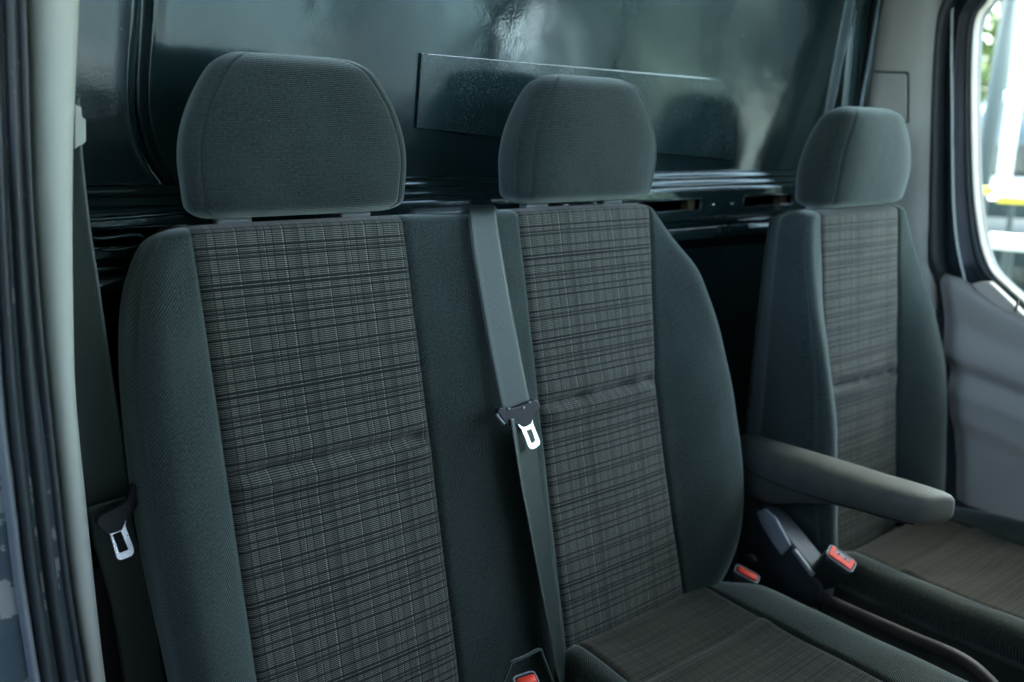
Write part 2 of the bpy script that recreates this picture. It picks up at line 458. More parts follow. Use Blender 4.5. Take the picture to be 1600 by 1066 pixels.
# ------------------------------------------------------------------ head restraint
HZ = [(-.0, .130, .046, .0), (.012, .1355, .055, .0), (.035, .1375, .059, .0), (.065, .1385, .061, .0), (.095, .134, .059, .0), (.125, .123, .055, .0),
      (.150, .109, .049, .0), (.168, .096, .042, .0), (.178, .086, .034, .0)]
SEAM_IN = .019
def build_headrest(parent, c, mat='head', tilt=.06, s=1.0, lbl=None):
    """c = centre of the underside"""
    NA = 168; H = .182*s
    rows = []; uvs = []
    ks = []
    nl = 44
    for i in range(nl+1):
        v = i/nl; v = .5-.5*cos(pi*v)   # dense at ends
        z = v*.182
        wv = smooth_interp([(a, b) for a, b, _, _ in HZ]+[(.183, .080)], z); dv = smooth_interp([(a, b) for a, _, b, _ in HZ]+[(.183, .028)], z)
        # round the ends
        e = 1.0
        if z < .014: e = sqrt(max(0, 1-((.014-z)/.014)**2))
        if z > .164: e = sqrt(max(0, 1-((z-.164)/.018)**2))
        wv2 = wv-.020*(1-e); dv2 = dv*(.35+.65*e)+.0
        yc = .0
        bot = 0
        row = []
        for k in range(NA):
            a = 2*pi*k/NA
            ca, sa = cos(a), sin(a)
            ex = 2/3.5
            x = wv2*abs(ca)**ex*(1 if ca > 0 else -1); y = dv2*abs(sa)**(2/3.5)*(1 if sa > 0 else -1)
            x *= 1-.10*max(0, (y+dv2*.6)/(dv2*1.6))
            # seam groove
            g = 0
            for sx in (-1, 1):
                da = (x-sx*(wv2-SEAM_IN)); 
                if y < 0.02: g += exp(-(da/.0020)**2)*.0022
            nl_ = Vector((x/(wv2**2), y/(dv2**2), 0)).normalized() if dv2 > 1e-4 else Vector((0, -1, 0))
            p = Vector((x, y, 0))-nl_*g
            row.append(Vector(c)+Vector((p.x*s, p.y*s+yc-tilt*z, z*s)))
            uvs.append((p.x if abs(sa) > .2 else p.y, z))
        rows.append(row)
    V = [p for r_ in rows for p in r_]; n = NA
    # split faces : side panels vs main cover
    main = []; sl = []; sr = []
    for i in range(len(rows)-1):
        for j in range(n):
            k = (j+1) % n; q = (i*n+j, i*n+k, (i+1)*n+k, (i+1)*n+j)
            cx = sum((V[t].x-c[0]) for t in q)/4; z = (V[q[0]].z-c[2])/s
            wv = smooth_interp([(a, b) for a, b, _, _ in HZ]+[(.183, .080)], z)*s
            cy_ = sum((V[t].y-c[1]+tilt*(V[t].z-c[2])) for t in q)/4; dvz = smooth_interp([(a, b) for a, _, b, _ in HZ]+[(.183, .028)], z)*s
            lim = (wv-SEAM_IN*s)*(1-.10*max(0, (cy_+dvz*.6)/(dvz*1.6)))
            if cx < -lim and .004 < z < .177: sl.append(q)
            elif cx > lim and .004 < z < .177: sr.append(q)
            else: main.append(q)
    main.append(tuple(range(n))); main.append(tuple(range((len(rows)-1)*n, len(rows)*n)))
    def sub(faces, nm, par):
        used = sorted({i for f in faces for i in f}); mp = {i: k for k, i in enumerate(used)}
        return mesh_obj(nm, [V[i] for i in used], [tuple(mp[i] for i in f) for f in faces], mat, par, [uvs[i] for i in used])
    h = sub(main, 'headrest', parent)
    if sl: sub(sl, 'side_panel', h)
    if sr: sub(sr, 'side_panel', h)
    # stitched seam lines
    for sx in (-1, 1):
        pts = []
        for i in range(0, 41):
            z = .006+(.170)*i/40
            wv = smooth_interp([(a, b) for a, b, _, _ in HZ], z); dv = smooth_interp([(a, b) for a, _, b, _ in HZ], z)
            e = 1.0
            if z < .014: e = sqrt(max(0, 1-((.014-z)/.014)**2))
            if z > .164: e = sqrt(max(0, 1-((z-.164)/.018)**2))
            w2 = wv-.020*(1-e); d2 = dv*(.35+.65*e); x = w2-SEAM_IN
            y = d2*(1-(x/w2)**3.5)**(1/3.5)
            pts.append(Vector(c)+Vector((sx*x*s, -y*s-tilt*z+.0022, z*s)))
        tube('seam', pts, .0008, 'seam', h, 6, sub=1)
    return h
def headrest_hardware(parent, c, dx, top):
    for sx in (-1, 1):
        p = Vector(c)+Vector((sx*dx, 0, 0))
        o = tube('headrest_post', [p+Vector((0, 0, -.01)), p+Vector((0, 0, top))], .0052, 'chrome', parent, 14)
        g = box('post_guide', (p.x-.021, p.y-.011, p.z-.004), (p.x+.021, p.y+.011, p.z+.0045), 'strip_dk', parent, .004)
MT['strip_dk'] = plastic('mid grey guide plastic', (.20, .24, .25), .38)

# ------------------------------------------------------------------ seats
rB = .1935
DB = Vector((0, -sin(rB), -cos(rB))); NB = Vector((0, -cos(rB), sin(rB)))
def bk(x, t, n): return Vector((x, 0, 1))+DB*t+NB*n           # point on the bench backrest
def on_back(px, py, n):                                        # pixel to backrest plane raised by n
    P = Vector((0, 0, 1))+NB*n
    return on_plane(px, py, P, NB)

bench = empty('double_passenger_seat', (.25, -.1, .05), 'double passenger bench with one wide plaid backrest and two headrests, nearest the open door', 'van seat')
xlB = lambda t: smooth_interp([(-.03, -.110), (-.02, -.138), (-.01, -.160), (.0, -.172), (.02, -.185), (.06, -.201), (.12, -.212), (.2, -.218), (.33, -.220), (.5, -.212), (.8, -.205)], t)
xrB = lambda t: smooth_interp([(-.03, .565), (-.02, .583), (-.01, .597), (.01, .612), (.05, .636), (.10, .662), (.2, .694), (.32, .718), (.45, .726), (.52, .718), (.58, .696), (.64, .655), (.70, .60)], t)
def bolB(x, t):
    h = 0; k = sst(0, .12, t)
    # left bolster
    if x < -.131: h += (.006+.020*k)*sin(pi*min(1, (-.131-x)/.11))**.8 if x > -.241 else 0
    if .131 < x < .316: h += (.004+.006*k)*sin(pi*(x-.131)/.185)
    pr = interp([(0, .580), (.28, .553), (.46, .559), (.65, .572)], t)
    if x > pr: h += (.004+.034*k)*sin(pi*min(1, (x-pr)/.26))**1.1
    for c in (0, .446):
        d = abs(x-c)
        if d < .131: h += .0045*sin(pi*(x-c+.131)/.262)
    return h
back = build_back('backrest', bench, 0, 1.0, rB, xlB, xrB,
    [(lambda t: -.131, lambda t: .131), (lambda t: .316, lambda t: interp([(0, .580), (.28, .553), (.46, .559), (.65, .572)], t))],
    bolB, lambda t: .085+.02*sst(0, .4, t), .70, crease=.275)
# piping down the left edge of the backrest
pp = [bk(xlB(t)+.009, t, bolB(xlB(t)+.009, t)-.0122) for t in [.0+.035*i for i in range(20)]]
tube('piping', pp, .0016, 'bolster', back, 8, sub=3)
for cx in (0.0, .446):
    c = Vector((cx, .040, 1.012))
    build_headrest(bench, (cx+.001, .034, 1.0165))
    headrest_hardware(bench, (cx, .038, 1.012), .0765, .03)

def build_cushion(parent, x0, x1, yb, yf, z0, pl, pr_, hb_l, hb_r, name, mat_in='plaid_dusty', cut=0, crease=None, rr=.045):
    """top surface height field; hb: bolster heights"""
    xs = seg_cols(x0, pl, 18)+seg_cols(pl, pr_, 26)+seg_cols(pr_, x1, 20)+[x1]
    na = 18; nb_ = 18+26
    ny = 60; rows = []; uvs = []
    for j in range(ny+1):
        v = j/ny; y = yb+(yf-yb)*v
        row = []
        for x in xs:
            # back right notch for the backrest bolster
            xx = x
            if cut and x > pr_:
                e = sst(0, .085, yb-y)
                xx = pr_+(x-pr_)*(1-cut*(1-e))
            dl = xx-x0; dr = (x1 if not cut else pr_+(x1-pr_)*(1-cut*(1-sst(0, .085, yb-y))))-xx
            df = (y-yf); db = yb-y
            h = 0
            for d in (dl, dr, df):
                if d < rr: h -= rr*(1-sqrt(max(0, 1-((rr-d)/rr)**2)))*.9
            if db < .03: h -= .03*(1-sqrt(max(0, 1-((.03-db)/.03)**2)))*.6
            if x < pl: h += hb_l*sin(pi*min(1, (pl-x)/(pl-x0)/1.3))
            if x > pr_: h += hb_r*sin(pi*min(1, (x-pr_)/(x1-pr_)/1.3))*sst(.0, .14, db)
            if pl < x < pr_: h -= .004*sin(pi*(x-pl)/(pr_-pl))
            for q in (pl, pr_): h -= .004*exp(-((x-q)/.003)**2)
            if crease and pl < x < pr_: h -= .006*exp(-((y-crease)/.006)**2); h += .004*exp(-((y-crease+.02)/.015)**2)
            h += .016*sst(.1, .5, db)+.0012*sin(x*37+y*21)*sin(y*29)
            row.append(Vector((xx, y, z0+h))); uvs.append((x, -y))
        rows.append(row)
    n = len(xs); V = [p for r_ in rows for p in r_]; A = []; B = []
    for i in range(ny):
        for j in range(n-1):
            q = (i*n+j, i*n+j+1, (i+1)*n+j+1, (i+1)*n+j)
            (B if na <= j < nb_ else A).append(q)
    # skirt
    ring = [j for j in range(n)]+[i*n+n-1 for i in range(1, ny+1)]+[ny*n+j for j in range(n-2, -1, -1)]+[i*n for i in range(ny-1, 0, -1)]
    m = len(ring); lo = len(V); cx = (x0+x1)/2; cy = (yb+yf)/2
    for dz, sh in ((-.03, .0), (-.11, .012)):
        for i in ring:
            p = V[i].copy(); p.z = min(p.z, z0-.02)+dz+.02; p.x += (cx-p.x)*sh*.5; p.y += (cy-p.y)*sh*.5
            V.append(p); uvs.append((p.x+p.y, p.z))
    for k in range(m):
        a, b = ring[k], ring[(k+1) % m]
        A.append((a, b, lo+(k+1) % m, lo+k)); A.append((lo+k, lo+(k+1) % m, lo+m+(k+1) % m, lo+m+k))
    A.append(tuple(lo+m+k for k in range(m)))
    def sub(faces, nm, mat, par):
        used = sorted({i for f in faces for i in f}); mp = {i: k for k, i in enumerate(used)}
        return mesh_obj(nm, [V[i] for i in used], [tuple(mp[i] for i in f) for f in faces], mat, par, [uvs[i] for i in used])
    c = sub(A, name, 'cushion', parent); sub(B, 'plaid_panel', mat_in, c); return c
MT['cushion'] = cloth_plain('worn charcoal cushion cloth', .036, 'twill', .5, tint=(.85, 1.0, .86))
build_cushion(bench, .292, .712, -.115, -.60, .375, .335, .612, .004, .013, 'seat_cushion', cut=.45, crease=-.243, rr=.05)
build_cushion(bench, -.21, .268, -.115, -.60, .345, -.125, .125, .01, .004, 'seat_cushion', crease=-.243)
box('seat_base', (-.19, -.58, .06), (.69, -.10, .27), 'dkplast', bench, .01)

# belt outlet bezel in the top of the backrest
def bezel():
    c = Vector((.224, .030, 1.0115))
    outer = []; inner = []; hi = []
    for k in range(40):
        a = 2*pi*k/40; outer.append(c+Vector((.075*cos(a), .026*sin(a), -.004)))
        hi.append(c+Vector((.066*cos(a), .021*sin(a), .005))); inner.append(c+Vector((.052*cos(a)+.006, .013*sin(a), .001)))
    return loft('belt_outlet', [outer, hi, inner, [p+Vector((0, 0, -.012)) for p in inner]], 'dkplast_g', bench, caps=True)
MT['dkplast_g'] = plastic('glossy charcoal bezel plastic', (.05, .065, .07), .28, 400, .0001)
bezel()

# ------------------------------------------------------------------ centre belt
belt = empty('seat_belt', (.262, -.05, 1.0), 'black three-point belt coming out of the bench top between the two plaid panels', 'seat belt')
cl = [(.228, -.052, .0), ]  # placeholder for clarity
def px_back(L, n): return [on_back(x, y, n) for x, y in L]
def strip_pts(spec): return [bk(x, t, n) for x, t, n in spec]
Lp = [Vector((.233, .036, 1.006)), Vector((.2315, .022, 1.0145)), Vector((.227, .004, 1.0155))]+strip_pts([(.222, -.004, .012), (.2165, .03, .019), (.2175, .09, .022), (.221, .17, .025), (.226, .25, .029), (.2285, .268, .030)])
Rp = [Vector((.281, .034, 1.006)), Vector((.279, .020, 1.0145)), Vector((.274, .002, 1.0155))]+strip_pts([(.2675, -.002, .012), (.2635, .03, .019), (.2655, .09, .022), (.2705, .17, .025), (.2755, .245, .029), (.278, .262, .030)])
ribbon('webbing', Lp, Rp, 'web', belt)
Ll = px_back([(797, 655), (801, 680), (806, 710), (815, 765), (828, 830), (841, 900), (855, 970), (868, 1040), (880, 1110)], .043)
Rl = px_back([(834, 650), (838, 680), (843, 720), (850, 770), (858, 830), (866, 895), (875, 965), (884, 1035), (893, 1105)], .013)
ribbon('webbing', Ll, Rl, 'web', belt)
body = px_back([(774.8, 644.5), (775.5, 638.5), (779, 636), (789, 638), (808, 634), (822, 628), (832, 623.5), (838.5, 627), (841, 634), (839.5, 641), (830, 651.5), (828, 661.8), (817.5, 668), (808.5, 664.5), (800, 665.5), (789, 665)], .034)
tg = empty('belt_tongue', tuple(on_back(815, 660, .034)), 'bright steel buckle tongue on the centre belt, over the bench backrest', 'belt tongue')
extrude('tongue_cover', body, NB, .011, 'blk', tg, .0035)
tube('cover_edge', px_back([(776, 646.5), (781.5, 655), (788.5, 662.5)], .039), .0016, 'strip', tg, 8)
outer = px_back([(829.8, 651.5), (830.8, 652.2), (832, 661.7), (837.5, 676), (843.2, 690), (842.4, 695), (837, 700), (831.5, 702), (827.5, 701), (825, 698.5), (819.5, 684), (814, 670.5), (808.7, 663.8), (809.6, 663), (816.5, 668), (827.5, 662.3)], .036)
inner = px_back([(829.0, 670.5), (829.4, 670.2), (830, 671.5), (832.6, 679), (835.2, 687.5), (835.3, 688.7), (833.5, 690.8), (831, 692.8), (829.9, 693.2), (828.6, 690.8), (825.6, 682.5), (822.5, 675), (822, 673.4), (822.6, 672.9), (824, 672.2), (827, 671.2)], .036)
NT_ = (NB+Vector((.20, 0, .14))).normalized(); TP = on_back(826, 672, .0375)
def rt(L):
    out = []
    for p in L:
        d = p-CAM; out.append(CAM+d*((TP-CAM).dot(NT_)/d.dot(NT_)))
    return out
extrude('tongue_plate', rt(outer), NT_, .0022, 'chrome', tg, .0004, rt(inner))
for p in ((795, 638.5), (818, 637.5), (827, 628.5)):
    c = on_back(*p, .0405); tube('rivet', [c-NB*.002, c+NB*.001], .0017, 'strip', tg, 8)

# ------------------------------------------------------------------ bench buckles
def buckle(px, py, ax, sz, deg, label, plane, depth_dir, half=None):
    pass
def make_buckle(name, c, up, right, w, th, h, label, hollow=False):
    """c centre of the top face; up = axis; right = long side of the top"""
    up = Vector(up).normalized(); right = (Vector(right)-up*Vector(right).dot(up)).normalized(); dp = up.cross(right)
    root = empty(name, tuple(c), label, 'belt buckle')
    def q(a, b, z): return c+right*a+dp*b+up*z
    def ringpts(a, b, z, k=.25):
        return round_poly([q(-a, -b, z), q(a, -b, z), q(a, b, z), q(-a, b, z)], 2, .13)
    rows = [ringpts(w*.36, th*.36, -h), ringpts(w*.5, th*.5, -h*.7), ringpts(w*.52, th*.52, -h*.2), ringpts(w*.5, th*.5, 0), ringpts(w*.43, th*.42, .0006)]
    loft('housing', rows, 'blk', root)
    rim = ringpts(w*.5, th*.5, .0008)
    tube('rim', rim+[rim[0]], .0011, 'strip', root, 8, sub=1)
    if not hollow:
        rows = [ringpts(w*.42, th*.30, .0), ringpts(w*.42, th*.30, .0035), ringpts(w*.38, th*.24, .005)]
        rows = [[p-dp*th*.08 for p in r] for r in rows]
        loft('release_button', rows, 'red', root)
    else:
        pts = [(-.43, -.40), (.43, -.40), (.43, .38), (.30, .40), (.27, .02), (-.27, .02), (-.30, .40), (-.43, .38)]
        extrude('release_button', [q(a*w, b*th, .002) for a, b in pts], up, .004, 'red', root, .001)
        for a in (-.12, .12):
            s_ = q(a*w, .2*th, .002); tube('slot_rivet', [s_-up*.002, s_+up*.001], .0016, 'strip', root, 8)
    return root
b1 = at_x(1167, 897, .685)
make_buckle('seat_belt_buckle', b1, (.10, -.30, .9), (.45, -.85, 0), .042, .026, .06, 'red-button buckle low beside the right edge of the bench backrest', False)
b2 = at_x(1314, 873, .79)
make_buckle('seat_belt_buckle', b2, (-.05, -.45, .75), (.35, -.9, -.3), .048, .030, .07, 'red-button buckle with open slot under the armrest, left of the dusty driver cushion', True)
b3 = at_y(822, 1064, -.20)
make_buckle('seat_belt_buckle', b3, (-.1, -.3, .9), (1, -.2, 0), .03, .02, .06, 'red-button buckle between the two bench cushions at the bottom edge', False)
# moulded pocket round the lower buckle
pk = [at_y(x, y, -.165) for x, y in [(784, 1072), (795, 1045), (800, 1035), (820, 1026), (843, 1015), (848, 1025), (858, 1050), (870, 1080)]]
tube('pocket_seam', pk, .002, 'bolster', bench, 8)

# ------------------------------------------------------------------ driver seat
rD = .1124; yD, zD, xD = -.0863, .9765, 1.054
DD = Vector((0, -sin(rD), -cos(rD))); ND = Vector((0, -cos(rD), sin(rD)))
drv = empty('driver_seat', (xD, -.15, .05), 'single driver seat with plaid centre and folding armrest, beside the far door', 'van seat')
xlD = lambda t: smooth_interp([(-.03, -.155), (-.02, -.168), (0, -.180), (.05, -.187), (.12, -.193), (.3, -.205), (.45, -.212), (.6, -.205), (.7, -.19)], t)
xrD = lambda t: smooth_interp([(-.03, .140), (-.02, .155), (0, .168), (.05, .188), (.12, .212), (.2, .236), (.3, .258), (.42, .272), (.55, .272), (.62, .255), (.7, .22)], t)
def bolD(x, t):
    h = 0; k = sst(0.02, .40, t)
    if x < -.130: h += (.006+.05*k)*sin(pi*min(1, (-.130-x)/.10))**.8
    if x > .132: h += (.006+.045*k)*sin(pi*min(1, (x-.132)/.17))**.9
    if abs(x) < .131: h += .004*sin(pi*(x+.131)/.262)
    return h
dback = build_back('backrest', drv, yD, zD, rD, xlD, xrD, [(lambda t: -.130, lambda t: .132)], bolD, lambda t: .075+.10*t, .66, x0=xD, crease=.318, edge_r=.024)
ppd = [Vector((xD+xlD(t)+.006, yD, zD))+DD*t+ND*(bolD(xlD(t)+.006, t)-.0115+.0015) for t in [.0+.033*i for i in range(20)]]
tube('piping', ppd, .0022, 'bolster', dback, 8, sub=3)
build_headrest(drv, (xD+.018, yD+.042, zD+.012))
headrest_hardware(drv, (xD, yD+.048, zD+.010), .0765, .03)
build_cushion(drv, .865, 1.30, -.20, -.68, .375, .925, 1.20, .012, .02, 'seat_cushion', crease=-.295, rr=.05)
box('seat_base', (.88, -.66, .06), (1.28, -.18, .27), 'dkplast', drv, .01)
# seam down the left side panel of the driver backrest
# recliner cover and trim strip
rc = [at_x(x, y, .80) for x, y in [(1163, 792), (1180, 784), (1200, 790), (1222, 810), (1255, 850), (1283, 885), (1296, 915), (1290, 945), (1220, 950), (1180, 925), (1160, 870)]]
rcv = extrude('recliner_cover', round_poly(rc, 1), (1, 0, 0), .05, 'dkplast', drv, .008)
stp = [at_x(x, y, .770) for x, y in [(1183, 800), (1196, 795), (1212, 808), (1236, 852), (1223, 868), (1206, 845), (1190, 818)]]
extrude('trim_strip', stp, (1, 0, 0), .006, 'strip', drv, .002)
stp = [at_x(x, y, .770) for x, y in [(1238, 860), (1243, 858), (1273, 897), (1269, 901)]]
extrude('trim_strip', stp, (1, 0, 0), .006, 'strip', drv, .001)
kn = [at_x(x, y, .735) for x, y in [(1160, 868), (1172, 866), (1181, 872), (1182, 878), (1174, 877)]]
extrude('recliner_lever', kn, (1, 0, 0), .012, 'dkplast_g', drv, .003)
# armrest : lofted along its length
arm_secs = []
def arm_section(yc, zt, zb, w, xc=.775):
    pts = []
    sh = .040*sst(-.28, -.40, yc)
    for (a, b) in [(-.5, .50), (-.49, .66), (-.40, .84), (-.22, .95), (.10, 1.0), (.34, 1.0), (.46, .93), (.5, .75), (.5, .3), (.46, .1), (.34, .0), (-.30, .0), (-.42, .05), (-.48, .22)]:
        pts.append(Vector((xc+a*w, yc-sh*(a*w/.066+.5)*.9, zb+(zt-zb)*b)))
    return round_poly(pts, 1)
for yc, zt, zb, w in [(-.052, .575, .51, .040), (-.060, .587, .490, .052), (-.09, .590, .484, .062), (-.15, .592, .490, .066), (-.20, .594, .512, .068), (-.26, .596, .534, .068), (-.32, .598, .543, .066), (-.34, .600, .544, .065), (-.362, .6015, .546, .064), (-.380, .602, .549, .061), (-.391, .601, .554, .055), (-.398, .598, .562, .046), (-.401, .593, .572, .034)]:
    arm_secs.append(arm_section(yc, zt, zb, w))
arm = loft('armrest', arm_secs, 'arm', drv)
tube('armrest_seam', [Vector((.741, y, z)) for y, z in [(-.075, .566), (-.09, .552), (-.12, .541), (-.18, .538), (-.25, .543), (-.34, .552), (-.40, .560)]], .0012, 'seam', arm, 6)
# seat frame rail between the seats
tube('frame_rail', [at_x(x, y, .77) for x, y in [(1285, 935), (1340, 960), (1420, 995), (1500, 1030), (1545, 1066), (1580, 1110)]], .011, 'rail', drv, 12)

# ------------------------------------------------------------------ bulkhead
bh = empty('bulkhead', (.6, .14, .05), 'glossy dark blue-grey metal partition behind all the seats, mirroring the headrests', 'partition')
YB, TAU = .145, radians(6.5)
def ybh(z): return YB-(z-1.1)*math.tan(TAU)
# upper panel: grid with a pressed groove
def groove_x(z):   # left groove line
    return smooth_interp([(1.03, -.085), (1.048, -.112), (1.07, -.128), (1.10, -.139), (1.15, -.144), (1.25, -.131), (1.45, -.104), (1.7, -.07)], z)
def bh_panel():
    xs = []; x = -.30
    V = []; uv = []; zs = [1.052+.7*i/90 for i in range(91)]
    for z in zs:
        g = groove_x(z); gr = 1.19-(g-0)*.6+0*z
        xl = [-.30+(g-.016+.30)*i/10 for i in range(10)]+[g-.016+.032*i/16 for i in range(16)]+[g+.016+(1.235-g-.016)*i/60 for i in range(60)]+[1.235+.03*i/10 for i in range(10)]+[1.265+.10*i/8 for i in range(9)]
        for x in xl:
            d = 0
            u = (x-g)/.0075; d += .007*exp(-u*u*1.1) - .0022*exp(-((x-g-.011)/.003)**2) - .0015*exp(-((x-g+.012)/.003)**2)
            if x < g: d -= .004*sst(g, g-.012, x)
            d -= .012*sst(1.24, 1.262, x)
            V.append((x, ybh(z)+d, z))
    n = len(xl); f = [(i*n+j, i*n+j+1, (i+1)*n+j+1, (i+1)*n+j) for i in range(len(zs)-1) for j in range(n-1)]
    o = mesh_obj('upper_panel', V, f, 'paint', bh)
    return o
bh_panel()
# cross beam: profile in (y,z) swept along x
def sweep_x(name, prof, x0, x1, mat, parent, nx=2, slots=None):
    rows = [[Vector((x0+(x1-x0)*i/nx, y, z)) for y, z in prof] for i in range(nx+1)]
    return loft(name, rows, mat, parent, closed=False, caps=False)
y1 = ybh(1.052)
prof = [(y1, 1.054), (y1-.004, 1.0525), (y1-.010, 1.0515), (y1-.0125, 1.049), (y1-.013, 1.044), (y1-.014, 1.0405), (y1-.018, 1.039), (y1-.024, 1.0385), (y1-.027, 1.036), (y1-.028, 1.031), (y1-.029, 1.028), (y1-.034, 1.0265), (y1-.038, 1.024), (y1-.039, 1.019)]
sweep_x('ledge', prof, -.30, 1.36, 'paint', bh)
yf = y1-.039
# beam face with slots built as frame pieces
def beam_face(z_hi, z_lo, y, slots, name):
    """flat face with real rectangular openings"""
    V = []; f = []; xs = [-.30]; 
    for a, b in slots: xs += [a, b]
    xs.append(1.36)
    h = (z_hi-z_lo); za = z_hi-h*.30; zb = z_lo+h*.26
    for x in xs:
        for z in (z_hi, za, zb, z_lo): V.append((x, y, z))
    for i in range(len(xs)-1):
        op = any(abs(xs[i]-a) < 1e-6 for a, b in slots)
        for j in range(3):
            if op and j == 1: continue
            f.append((i*4+j, i*4+j+1, (i+1)*4+j+1, (i+1)*4+j))
    o = mesh_obj(name, V, f, 'paint', bh, smooth=False)
    s = o.modifiers.new('s', 'SOLIDIFY'); s.thickness = .003; s.offset = 0
    bevel(o, .0012, 2)
    for a, b in slots:
        tube('slot_rim', [Vector((a+.004, y-.001, za)), Vector((b-.004, y-.001, za)), Vector((b, y-.001, za-.004)), Vector((b, y-.001, zb+.004)), Vector((b-.004, y-.001, zb)), Vector((a+.004, y-.001, zb)), Vector((a, y-.001, zb+.004)), Vector((a, y-.001, za-.004)), Vector((a+.004, y-.001, za))], .0022, 'paint', bh, 8, sub=1)
        box('slot_foam', (b-.022, y+.010, zb-.002), (b-.002, y+.03, za+.002), 'tan', bh, .002)
    return o
beam_face(1.019, .968, yf, [(-.225, -.120), (.40, .50), (.60, .826), (.955, 1.115)], 'beam_face')
prof = [(yf, .968), (yf+.002, .964), (yf+.012, .961), (yf+.016, .957), (yf+.014, .952), (yf+.004, .950), (yf-.002, .946), (yf-.003, .930), (yf+.001, .924), (yf+.014, .921), (yf+.022, .916), (yf+.05, .905), (yf+.06, .89), (yf+.06, .30), (yf+.06, .05)]
sweep_x('lower_panel', prof, -.30, 1.36, 'paint', bh)
for x in (.86, .915):
    c = Vector((x, yf-.002, .990)); tube('bolt', [c, c+Vector((0, -.004, 0))], lambda t: .0035-.0012*t, 'bright', bh, 10)
box('beam_clip', (.905, yf-.011, .934), (.965, yf-.002, .949), 'paint', bh, .002)
box('beam_clip', (.88, yf-.009, .932), (.895, yf-.002, .949), 'paint', bh, .002)
for a, b in ((-.222, -.14),):
    tube('pressed_rib', [Vector((a, yf-.010, 1.018)), Vector((a+.01, yf-.012, 1.0155)), Vector((b, yf-.012, 1.018)), Vector((b+.05, yf-.010, 1.021))], .003, 'paint', bh, 8)
    tube('pressed_rib', [Vector((a-.002, yf-.012, .999)), Vector((a+.012, yf-.014, .994)), Vector((a+.05, yf-.014, .996)), Vector((a+.058, yf-.014, .990)), Vector((a+.054, yf-.013, .983)), Vector((a+.03, yf-.012, .980)), Vector((a+.012, yf-.010, .981))], .0028, 'paint', bh, 8)
# flat sheet stuck on the partition
def bhp(px, py, off=.004):
    n = Vector((0, -cos(TAU), -sin(TAU))); return on_plane(px, py, Vector((0, YB, 1.1))+n*off, n)
pl = [bhp(658, 84), bhp(800, 96.3), bhp(929, 107.5), bhp(1100, 122.6), bhp(1122, 126), bhp(1134, 134), bhp(1141, 150), bhp(1146, 190), bhp(1148, 250), bhp(900, 228), bhp(650, 200)]
nB = Vector((0, -cos(TAU), -sin(TAU)))
plate = extrude('metal_sheet', pl, nB, .004, 'plate', None, .0009)
tag(plate, 'thin dark scuffed rectangular sheet fixed on the partition behind the middle headrest', 'metal sheet')
ed = tube('bright_edge', [bhp(659, 84, .0062), bhp(800, 96.3, .0062), bhp(1130, 125.4, .0062)], .0010, 'bright', plate, 6)

# ------------------------------------------------------------------ left door pillar
def column(name, ys, L, Rr, prof, mat, parent, rows_py, back=.05):
    """column whose silhouette edges follow pixel polylines on plane y=ys; prof = list (s, dy)"""
    rows = []
    for py in rows_py:
        a = at_y(smooth_interp(L, py), py, ys); b = at_y(smooth_interp(Rr, py), py, ys)
        rows.append([Vector((a.x+(b.x-a.x)*s, ys+dy, a.z+(b.z-a.z)*s)) for s, dy in prof])
    return loft(name, rows, mat, parent)
rpy = [-260+50*i for i in range(32)]
pil = empty('passenger_door_pillar', (-.27, 0, .05), 'pale grey-green plastic pillar trim at the left edge, beside the black door seals', 'door pillar')
prf = [(0, .05), (0, .01), (.04, -.002), (.15, -.010), (.4, -.014), (.75, -.012), (.93, -.006), (1.0, .006), (1.0, .03), (.98, .10), (0, .10)]
column('pillar_trim', -.03, [(-260, 30), (0, 40), (150, 45), (300, 50), (450, 60), (620, 76), (770, 92), (900, 107), (1066, 134), (1300, 175)],
       [(-260, 129), (0, 125), (200, 116.5), (350, 114.5), (500, 116), (620, 119.5), (770, 134), (900, 147), (1066, 166), (1300, 200)], prf, 'trim', pil, rpy)
prr = [(0, .03), (0, .0), (.06, -.010), (.18, -.016), (.30, -.010), (.36, -.004), (.44, -.006), (.55, -.014), (.66, -.012), (.74, -.003), (.80, -.004), (.9, -.010), (1.0, -.004), (1.0, .03)]
column('door_seal', -.055, [(-260, -30), (0, -22), (300, -12), (600, 3), (800, 25), (900, 37), (1066, 62), (1300, 105)],
       [(-260, 30), (0, 40), (150, 45), (300, 51), (450, 61), (620, 77), (770, 93), (900, 108), (1066, 135), (1300, 176)], prr, 'rubber', pil, rpy)
prg = [(0, .03), (0, .0), (.2, -.004), (.6, -.008), (1.0, -.002), (1.0, .03)]
column('seal_flange', -.062, [(-260, -60), (0, -50), (300, -38), (600, -20), (800, 6), (900, 20), (1066, 46), (1300, 85)],
       [(-260, -30), (0, -21), (300, -11), (600, 4), (800, 26), (900, 38), (1066, 64), (1300, 107)], prg, 'flange', pil, rpy) if False else None
MT['flange'] = plastic('grey painted flange', (.16, .19, .20), .4)
column('seal_flange', -.062, [(-260, -60), (0, -50), (300, -38), (600, -18), (800, 8), (900, 20), (1066, 46), (1300, 85)],
       [(-260, -29), (0, -21), (300, -11), (600, 4), (800, 26), (900, 38), (1066, 64), (1300, 107)], prg, 'flange', pil, rpy)
